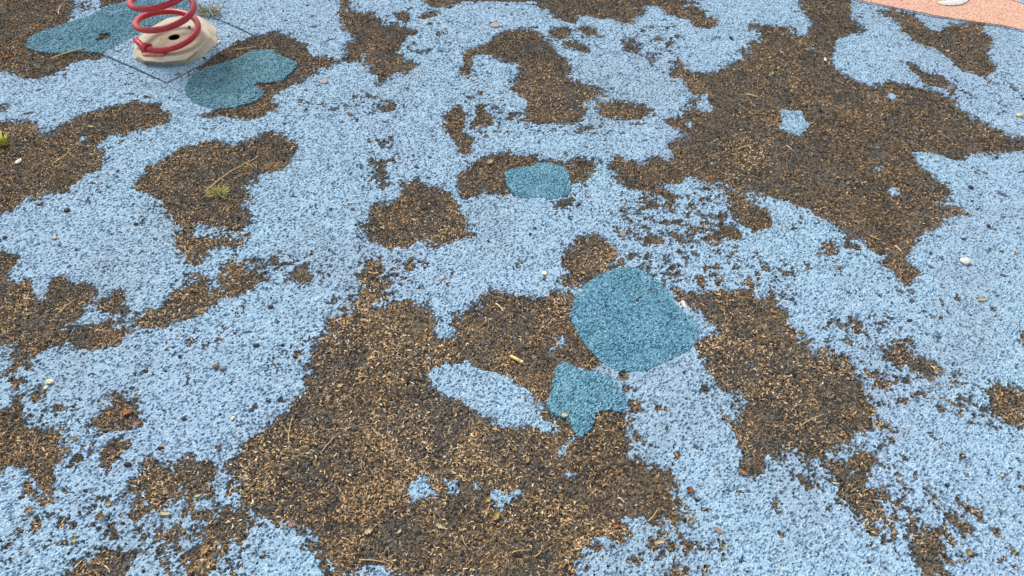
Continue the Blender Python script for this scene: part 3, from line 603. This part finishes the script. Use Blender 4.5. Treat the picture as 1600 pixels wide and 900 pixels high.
for (a, r) in ((math.radians(35), .088), (math.radians(52), .070)):
    bm = bmesh.new(); lathe(bm, [(.004, FT - .002), (.004, FT + .007), (.003, FT + .008)], 8)
    bmesh.ops.translate(bm, vec=(r * math.cos(a), r * math.sin(a), 0), verts=bm.verts); fin('bolt', bm, M['steel'], mount, False)
bm = bmesh.new(); lathe(bm, [(.02, zt + .010), (.118, zt + .010), (.120, zt + .012), (.120, zt + .016), (.118, zt + .018), (.02, zt + .018)], 32)
bmesh.ops.translate(bm, vec=(CO.x + 0.10 * (zt - zc), CO.y + .03 * (zt - zc), 0), verts=bm.verts)
fin('top_plate', bm, M['red'], mount, False)

# ------------------------------------------------------------------ small things lying about
_mc = {}
def colmat(key, c, rough=.75, scale=220):
    if key not in _mc: _mc[key] = plain(key, c, tuple(x * .75 for x in c), rough, .25, scale, .25)
    return _mc[key]
C_ = dict(cream=(.82, .72, .50), yellow=(.72, .58, .26), orange=(.62, .34, .18), tan=(.62, .45, .26), brown=(.17, .09, .05), rust=(.40, .22, .15),
          pink=(.58, .42, .38), white=(.68, .67, .64), straw=(.58, .44, .22), grey=(.24, .22, .20), dark=(.045, .048, .055), blush=(.36, .31, .30), green=(.30, .36, .06))
def leaf_bm(L, W, curl, seed, pointy=1.0, lobes=0.0):
    r = random.Random(seed); bm = bmesh.new(); n = 8; rows = []
    bend = r.uniform(-.25, .25)
    for i in range(n + 1):
        t = i / n; w = W * .5 * (math.sin(math.pi * min(1, t * .94 + .05)) ** .8) * (1 + lobes * math.sin(t * 19 + seed)) * (1 + r.uniform(-.28, .22))
        x = (t - .5) * L; yo = bend * L * (t * t - t); row = []
        for q in (-1, -.5, 0, .5, 1):
            row.append(bm.verts.new((x, yo + q * w, curl * abs(q) ** 1.5 * W * .5 + curl * .35 * L * (t - .5) ** 2 + r.uniform(-.03, .03) * W - (.05 * W if q == 0 else 0))))
        rows.append(row)
    for A, B in zip(rows[:-1], rows[1:]):
        for k in range(4): bm.faces.new((A[k], A[k + 1], B[k + 1], B[k]))
    g = bmesh.ops.solidify(bm, geom=bm.faces[:], thickness=.0004)
    return bm
def leaf(px, py, Lp, Wp, ang, col, label, curl=.5, lobes=0.0, name='dry_leaf', cat='leaf', stem=False, group=None):
    s = mm_px(py); p = at(px, py); z = top_z(p.x, p.y) + .0032
    mat = colmat('leaf_' + col, C_[col])
    sd = int(px * 7 + py)
    lobes = lobes + .12; bm = leaf_bm(Lp * s, Wp * s, curl, sd, lobes=lobes)
    if stem:
        e = link(name, None, None, (p.x, p.y, z), (0, 0, math.radians(ang)))
        fin('blade', bm, mat, e)
        bm = bmesh.new(); L = Lp * s
        tube(bm, [(L * .46, 0, .0006), (L * .7, L * .05, .002), (L * .98, L * .16, .001)], [.0009, .0008, .0006], 6); fin('stem', bm, mat, e)
    else:
        e = fin(name, bm, mat, None, True, (p.x, p.y, z), (random.uniform(-.15, .15), random.uniform(-.15, .15), math.radians(ang)))
    return tag(e, label, cat, group)
def twig(x0, y0, x1, y1, wp, col, label, bow=.08, name='dry_stalk', cat='stalk', group=None):
    a, b_ = at(x0, y0), at(x1, y1); s = mm_px((y0 + y1) / 2)
    L = (b_ - a).length; d = (b_ - a).normalized(); nr = Vector((-d.y, d.x, 0)); r = random.Random(int(x0 * 3 + y0))
    n = 9; pts = []; c = (a + b_) / 2
    zz = max(top_z(*(a.lerp(b_, i / 8))[:2]) for i in range(9)) + .003
    for i in range(n):
        t = i / (n - 1)
        pts.append(a.lerp(b_, t) - c + nr * (bow * L * 4 * (t - t * t) + r.uniform(-.01, .01) * L) + Vector((0, 0, .0012 * math.sin(t * 5 + r.random()))))
    bm = bmesh.new(); w = wp * s * .5
    tube(bm, pts, [w * (1.15 - .5 * i / (n - 1)) for i in range(n)], 7)
    o = fin(name, bm, colmat('stalk_' + col, C_[col]), None, True, (c.x, c.y, zz))
    return tag(o, label, cat, group)
def stone(px, py, wp, hp, col, label, name='pebble', cat='pebble', flat=.5, group=None, facet=False, sink=.25):
    s = mm_px(py); p = at(px, py); r = random.Random(int(px * 5 + py))
    bm = bmesh.new(); bmesh.ops.create_icosphere(bm, subdivisions=2, radius=1)
    ry = (at(px, py - hp / 2) - at(px, py + hp / 2)).y / 2
    ph = [r.uniform(0, 6) for _ in range(6)]
    for v in bm.verts:
        k = 1 + .14 * math.sin(v.co.x * 2.3 + ph[0]) + .12 * math.sin(v.co.y * 2.9 + ph[1]) + .10 * math.sin(v.co.z * 3.7 + ph[2] + v.co.x * 2) + r.uniform(-.05, .05) * (2 if facet else 1)
        v.co = Vector((v.co.x * wp * s * .5 * k, v.co.y * ry * k * .9, v.co.z * wp * s * .5 * flat * k))
    o = fin(name, bm, colmat('stone_' + col, C_[col], .8, 300), None, not facet, (p.x, p.y, top_z(p.x, p.y) + wp * s * .5 * flat * (1 - sink)), (0, 0, r.uniform(-.3, .3)))
    return tag(o, label, cat, group)

# leaves
leaf(576, 833, 14, 11, 20, 'cream', 'ragged pale yellow leaf scrap on the big bare area', .4, .25)
leaf(687, 824, 15, 10, -30, 'cream', 'cream leaf with a thin stem on the big bare area', .4, .15, stem=True)
leaf(775, 808, 17, 11, 70, 'yellow', 'upright yellowish leaf just below the blue remnants in the bare area', .6)
leaf(763, 783, 11, 8, 60, 'yellow', 'small yellow leaf tucked against the edge of a blue remnant', .5)
leaf(457, 823, 13, 10, 5, 'orange', 'flat orange leaf piece on the rim of the blue tongue', .3, .1)
leaf(483, 815, 12, 5, -40, 'tan', 'slender tan leaf bit beside the flat orange leaf piece', .5)
leaf(261, 806, 21, 8, -5, 'cream', 'almond shaped cream leaf among the broken blue crumbs', .35)
leaf(171, 790, 11, 8, 40, 'cream', 'crumpled cream leaf bit lying on the blue surface', .8, .3)
leaf(50, 802, 15, 11, 30, 'tan', 'fibrous brown leaf bit splayed on the blue surface', .7, .5)
leaf(160, 811, 14, 11, 80, 'tan', 'tan husk standing in a small dark pit in the blue', 1.0, .4)
leaf(322, 862, 15, 11, 75, 'tan', 'rounded tan leaf in a bare channel of broken blue', .6)
leaf(300, 893, 13, 9, 20, 'straw', 'straw coloured leaf at the end of the bare channel', .5)
leaf(119, 848, 10, 7, -10, 'yellow', 'tiny bright yellow leaf on the blue surface', .5)
leaf(1030, 851, 18, 9, 8, 'cream', 'pale leaf lying in a small bare hollow ringed by blue', .5, .2)
leaf(1122, 832, 15, 8, -30, 'pink', 'flat pinkish leaf alone on clean blue rubber', .2)
leaf(1077, 772, 14, 11, -40, 'rust', 'reddish brown curled leaf just off the bare edge', .9)
leaf(1078, 818, 12, 9, 40, 'tan', 'tan leaf with a long stem at the tip of the bare edge', .5, stem=True)
leaf(1160, 741, 18, 8, -50, 'orange', 'orange tan leaf at the corner of the right hand bare patch', .6)
leaf(1530, 472, 12, 9, 20, 'cream', 'torn cream petal on clean blue rubber', .5, .4, name='petal', cat='petal')
leaf(1493, 70, 12, 6, 5, 'tan', 'rounded tan leaf in the bare patch under the salmon band', .3)
leaf(1479, 82, 7, 5, 40, 'cream', 'tiny cream leaf next to the rounded tan leaf', .4)
leaf(1220, 84, 6, 4, -60, 'white', 'tiny white petal in the large bare area', .3, name='petal', cat='petal')
leaf(1206, 117, 7, 5, 80, 'yellow', 'small yellow green leaf in the large bare area', .4)
leaf(143, 200, 13, 4.5, -8, 'cream', 'slim cream leaf in the bare strip between blue bands', .3)
leaf(12, 91, 14, 9, 30, 'orange', 'reddish orange leaf in the bare corner near the long teal patch', .5, .2)
leaf(598, 358, 9, 4.5, 5, 'cream', 'short cream leaf in the round bare hollow', .3)
leaf(647, 346, 9, 4, -30, 'cream', 'thin pale leaf sliver in the round bare hollow', .4)
leaf(766, 255, 12, 9, 60, 'cream', 'frayed cream leaf above the smallest teal patch', .5, .4)
leaf(619, 327, 9, 5, 40, 'tan', 'tan leaf bit at the upper rim of the round bare hollow', .4)
leaf(200, 648, 16, 12, 10, 'orange', 'bright orange leaf in a ragged pit in the blue', .6, .2)
leaf(216, 665, 14, 9, -10, 'orange', 'orange leaf bit on the lip of the ragged pit', .5, .2)
leaf(26, 607, 15, 6, 85, 'orange', 'upright orange leaf sliver at the head of a bare channel', .4)
leaf(109, 708, 12, 8, 60, 'tan', 'brown tan curled leaf on the blue edge', .8, .2)
leaf(97, 64, 9, 5, 20, 'blush', 'pale curled leaf at the rounded end of the long teal patch', .4)
leaf(165, 55, 8, 5, 30, 'blush', 'pale leaf bit sitting in the scar of the long teal patch', .4)
leaf(910, 428, 12, 6, -20, 'yellow', 'yellowish leaf in the bare nook above the largest teal patch', .5, .2)
leaf(962, 824, 10, 9, 30, 'orange', 'orange leaf crumb on the bare tongue between blue lobes', .6, .3)
leaf(310, 777, 11, 7, 20, 'cream', 'whitish leaf bit at the rim of broken blue', .3)
leaf(343, 704, 10, 6, 10, 'rust', 'rust brown leaf bit on smooth blue rubber', .6)
leaf(1243, 672, 9, 5, 30, 'tan', 'tan leaf flake on the right hand bare patch', .4)
leaf(118, 690, 20, 5, 38, 'straw', 'narrow straw coloured leaf blade across the blue edge', .4)
leaf(70, 704, 14, 4, -45, 'cream', 'slim pale leaf blade in the left bare patch', .3)
leaf(1562, 746, 8, 6, 30, 'cream', 'small cream crumb on blue rubber far from the bare trail', .4)
leaf(1560, 802, 10, 6, -40, 'blush', 'pale pinkish leaf bit past the forked bare mark', .4)
leaf(1510, 867, 12, 9, 60, 'straw', 'straw leaf knot beside the bare trail', .7, .3)
leaf(1569, 655, 8, 6, 10, 'tan', 'tan leaf bit in the dark hollow by the blue edge', .4)
leaf(1300, 556, 6, 5, 10, 'pink', 'tiny pink flake on the bare rim of blue', .3)
leaf(550, 501, 9, 7, 20, 'straw', 'straw coloured leaf crumb at the top of the big bare area', .4, .3)
leaf(532, 605, 10, 6, 40, 'cream', 'cream wood chip in the big bare area', .3)
leaf(665, 530, 7, 7, 70, 'orange', 'orange chip beside the blue notch of the bare area', .4)
leaf(604, 522, 7, 6, -70, 'cream', 'pointed pale chip in the upper bare area', .3)
leaf(824, 720, 12, 6, 85, 'tan', 'oblong tan leaf in the bare area below the blue island', .4)
leaf(624, 832, 11, 6, 55, 'cream', 'thin cream leaf next to the cream one with a stem', .3)
leaf(882, 653, 12, 10, 10, 'cream', 'cream smear of litter on the small notched teal patch', .15, .3)
# stalks
twig(82, 97, 135, 79, 2.2, 'straw', 'long dry stalk crossing the lower rim of the long teal patch', .05)
twig(367, 80, 402, 74, 1.6, 'straw', 'straw stalk in the bare rim beside the seam square', -.03)
twig(324, 301, 404, 247, 1.8, 'straw', 'long bowed stalk leaning out of the yellow green weed', .06)
twig(82, 259, 112, 234, 1.5, 'tan', 'tan stalk with a kink in the left bare patch', -.08)
twig(95, 492, 119, 470, 1.8, 'straw', 'straw coloured stalk in the bare patch beside a blue finger', .08)
twig(40, 469, 55, 470, 2.0, 'cream', 'short pale stalk beside a blue finger', .03)
twig(1152, 236, 1175, 228, 2.0, 'straw', 'pale stalk in the great bare area near its blue rim', .04)
twig(1167, 150, 1184, 153, 1.6, 'cream', 'thin pale stalk in the upper bare area', .03)
twig(1358, 371, 1376, 377, 2.0, 'straw', 'short straw stalk where the bare area narrows', -.05)
twig(1397, 387, 1407, 395, 2.0, 'cream', 'pale crooked stalk in the narrow tip of the bare area', .1)
twig(1330, 348, 1352, 343, 1.4, 'straw', 'curved fine straw in the lower bare area', -.15)
twig(537, 323, 562, 320, 1.6, 'white', 'whitish straw lying on clean blue rubber', .03)
twig(504, 708, 526, 682, 1.6, 'tan', 'thin tan stalk on the big bare area', .03)
twig(453, 698, 458, 655, 1.5, 'tan', 'upright thin stalk near the blue edge of the big bare area', .04)
twig(588, 634, 600, 617, 1.4, 'straw', 'fine straw slanting over the middle of the bare area', .05)
twig(562, 877, 602, 880, 2.0, 'straw', 'long pale straw above the lower blue remnants', .03)
twig(775, 477, 787, 488, 2.2, 'cream', 'short cream stick near the upper edge of bare rubber', .04)
twig(800, 866, 828, 861, 1.8, 'straw', 'forked looking straw in the lower bare area', .06)
twig(836, 872, 847, 854, 1.8, 'straw', 'curved straw beside the blue peninsula', -.14)
twig(1012, 818, 1026, 799, 1.8, 'straw', 'straw leaning across the blue lobes', -.05)
twig(120, 891, 131, 878, 1.8, 'cream', 'pale stick by the lower bare hollow', .02)
twig(1250, 668, 1292, 648, 1.5, 'straw', 'thin golden straw across the right hand bare patch', .05)
twig(722, 838, 737, 862, 1.4, 'straw', 'bent thin straw on the big bare area', -.1)
twig(557, 596, 578, 591, 1.8, 'straw', 'curved pale straw in the big bare area', .18)
twig(535, 843, 550, 850, 2.0, 'straw', 'golden straw beside the pale yellow leaf scrap', .1)
twig(965, 780, 975, 787, 2.2, 'cream', 'short yellowish curl near the bare edge', .12)
twig(167, 887, 173, 896, 1.8, 'cream', 'tiny pale stick in the lower bare hollow', .05)
twig(94, 25, 99, 8, 1.8, 'tan', 'dry tan sprig in the far bare corner', .1)
twig(1228, 230, 1237, 236, 1.4, 'cream', 'little pale straw in the great bare area', .05)
# pebbles and bits
stone(340, 576, 12, 8, 'grey', 'grey pebble of a touching pair on clean blue rubber', flat=.6)
stone(349, 579, 11, 7, 'grey', 'smaller flat grey pebble touching its neighbour on clean blue rubber', flat=.5)
stone(773, 42, 14, 10, 'blush', 'flat greyish brown disc stuck to the blue beyond the hooked bare patch', 'flat_stone', 'stone', .12)
stone(508, 129, 10, 9, 'blush', 'flat mauve disc on the blue beside the lobed teal patch', 'flat_stone', 'stone', .12)
stone(1303, 420, 15, 11, 'grey', 'flat grey disc pressed into the speckled blue', 'flat_stone', 'stone', .10)
stone(973, 369, 11, 9, 'grey', 'flat grey disc in broken blue near the largest teal patch', 'flat_stone', 'stone', .12)
stone(692, 438, 8, 6, 'pink', 'pink pellet on clean blue rubber', flat=.5)
stone(87, 375, 8, 6, 'pink', 'pale pink pellet on the left blue field', flat=.4)
stone(365, 657, 6, 6, 'cream', 'round cream pellet on smooth blue rubber', flat=.7)
stone(851, 430, 8, 7, 'cream', 'pale flat pellet on the blue left of the largest teal patch', flat=.3)
stone(1591, 184, 9, 6, 'yellow', 'yellowish pebble on blue beside the great bare area', flat=.5)
stone(1505, 413, 14, 12, 'white', 'bright white angular stone chip on clean blue rubber', 'stone_chip', 'stone chip', .6, None, True)
stone(1068, 478, 8, 11, 'white', 'white upright stone chip beside the largest teal patch', 'stone_chip', 'stone chip', .8, None, True)
stone(30, 254, 7, 9, 'white', 'white stone chip in the left bare patch', 'stone_chip', 'stone chip', .6, None, True)
stone(80, 601, 12, 9, 'cream', 'larger crumb of whitish mortar on blue rubber', 'mortar_crumb', 'mortar crumb', .6, None, True)
stone(74, 609, 6, 5, 'cream', 'small chip of whitish mortar beside the larger crumb', 'mortar_crumb', 'mortar crumb', .6, None, True)
stone(1289, 95, 5, 5, 'white', 'tiny white stone chip at the edge of a blue peninsula', 'stone_chip', 'stone chip', .6, None, True)
stone(343, 69, 6, 5, 'white', 'small white stone chip at the foot of the concrete footing', 'stone_chip', 'stone chip', .6, None, True)
for (x, y, w, h) in [(1514,296,8,6),(1141,62,6,5),(424,483,9,6),(108,332,9,7),(289,657,7,6),(402,543,9,8),(10,375,7,6),(214,353,7,4),(1048,63,5,4),(1042,47,5,3),(446,196,5,3),
                     (995,473,5,5),(946,481,4,4),(828,369,5,4),(1517,317,5,3),(1542,356,7,5),(1033,864,0,0),(1387,847,8,6),(1378,842,7,6),(1471,479,5,4),(1555,249,6,4),(1420,504,8,4),(763,380,5,4),(1598,158,6,4),(228,711,0,0),(202,729,14,7),(71,481,0,0),(60,810,8,6),(157,828,9,6),(136,770,8,5),(1033,864,6,5),(1096,861,8,6)]:
    if w: stone(x, y, w, h, 'dark', 'small dark rubber nub standing on the blue rubber', 'rubber_nub', 'rubber nub', .5, 'dark nubs on the blue rubber')

# cigarette end
a, b_ = at(798, 560), at(817, 570); c = (a + b_) / 2; an = math.atan2(b_.y - a.y, b_.x - a.x); L = (b_ - a).length
cig = link('cigarette_end', None, None, (c.x, c.y, .0085), (0, 0, an)); tag(cig, 'yellow filtered cigarette end lying on the big bare area', 'cigarette end')
def rod(x0, x1, r, seg=14):
    bm = bmesh.new(); tube(bm, [(x0, 0, 0), (x0 + (x1 - x0) * .04, 0, 0), (x0 + (x1 - x0) * .5, .0003, .0001), (x1, 0, 0)], [r * .93, r, r * .97, r * .98], seg); return bm
fin('filter_paper', rod(-L / 2, L * .34, .0039), colmat('filter', (.85, .68, .24), .7, 400), cig)
fin('paper_end', rod(L * .341, L * .5, .0040), colmat('cigpaper', (.80, .74, .62), .8, 400), cig)

# white curved scrap on the salmon band
p = at(1490, 8); s = mm_px(8)
bm = bmesh.new(); rows = []
for i in range(13):
    t = i / 12; x = (t - .45) * 66 * s; w = 9 * s * (math.sin(math.pi * min(1, t * .93 + .04)) ** .6)
    row = []
    for q in (-1, -.5, 0, .5, 1): row.append(bm.verts.new((x, .020 * (t - .35) ** 2 * 4 + q * w, .007 - .004 * (q * q) + .002 * t * t)))
    rows.append(row)
for A, B in zip(rows[:-1], rows[1:]):
    for k in range(4): bm.faces.new((A[k], A[k + 1], B[k + 1], B[k]))
bmesh.ops.solidify(bm, geom=bm.faces[:], thickness=.0012)
tag(fin('plastic_scrap', bm, plain('white_scrap', (.90, .90, .88), (.86, .86, .83), .5, .4, 60, .1), None, True, (p.x, p.y, .0088), (0, 0, math.radians(12))), 'curved white plastic scrap lying on the salmon band', 'scrap')

# weeds
def blade(bm, base, d, L, w, droop, r):
    side = Vector((-d.y, d.x, 0)); pr = None
    n = 5
    for i in range(n + 1):
        t = i / n
        c = Vector(base) + d * (L * (t * (.35 + droop * t))) + Vector((0, 0, L * (t * .95 - droop * .7 * t * t)))
        ww = w * (1 - t) ** .7 * .5 + .0002
        cur = (bm.verts.new(c - side * ww), bm.verts.new(c + Vector((0, 0, ww * .4))), bm.verts.new(c + side * ww))
        if pr:
            bm.faces.new((pr[0], pr[1], cur[1], cur[0])); bm.faces.new((pr[1], pr[2], cur[2], cur[1]))
        pr = cur
def tuft(px, py, label, spread, nb, Lr, wr, cols, name='grass_tuft', cat='grass', droop=(.2, .8), zb=.002):
    p = at(px, py); e = link(name, None, None, (p.x, p.y, zb)); tag(e, label, cat)
    r = random.Random(int(px + py))
    for ci, (key, c, share) in enumerate(cols):
        for k in range(int(nb * share)):
            bm = bmesh.new()
            a = r.uniform(0, 2 * math.pi); q = math.sqrt(r.random()); base = (spread[0] * q * math.cos(a), spread[1] * q * math.sin(a), 0)
            a2 = a + r.uniform(-.8, .8)
            blade(bm, base, Vector((math.cos(a2), math.sin(a2), 0)), r.uniform(*Lr), r.uniform(*wr), r.uniform(*droop), r)
            fin('blade', bm, colmat(key, c, .7, 300), e)
tuft(328, 24, 'dry olive grass tuft growing behind the concrete footing', (.034, .022), 120, (.02, .060), (.0015, .003),
     [('grass_olive', (.16, .16, .06), .45), ('grass_dry', (.38, .30, .16), .35), ('grass_brown', (.14, .09, .05), .2)])
tuft(342, 304, 'yellow green weed tuft in the bare patch with a long stalk', (.024, .018), 110, (.008, .026), (.0011, .0022),
     [('weed_lime', (.42, .42, .10), .5), ('weed_olive', (.28, .28, .09), .25), ('weed_straw', (.52, .42, .18), .25)])
tuft(6, 227, 'bright yellow green sprout with upright leaves in the left bare patch', (.010, .008), 14, (.035, .060), (.011, .018),
     [('sprout', (.78, .74, .16), .7), ('sprout_dark', (.45, .50, .10), .3)], 'weed_sprout', 'weed', (.05, .3))
tuft(405, 268, 'flattened golden dry grass wisps at the rim of the bare patch', (.05, .03), 40, (.012, .03), (.001, .002),
     [('grass_gold', (.45, .30, .12), 1.0)], 'grass_wisps', 'grass', (.6, 1.0))
print('verts', sum(len(o.data.vertices) for o in SC.objects if o.type == 'MESH'), 'tris', sum(sum(p.loop_total - 2 for p in o.data.polygons) if len(o.data.polygons) < 5000 else len(o.data.polygons) * 2 for o in SC.objects if o.type == 'MESH'))
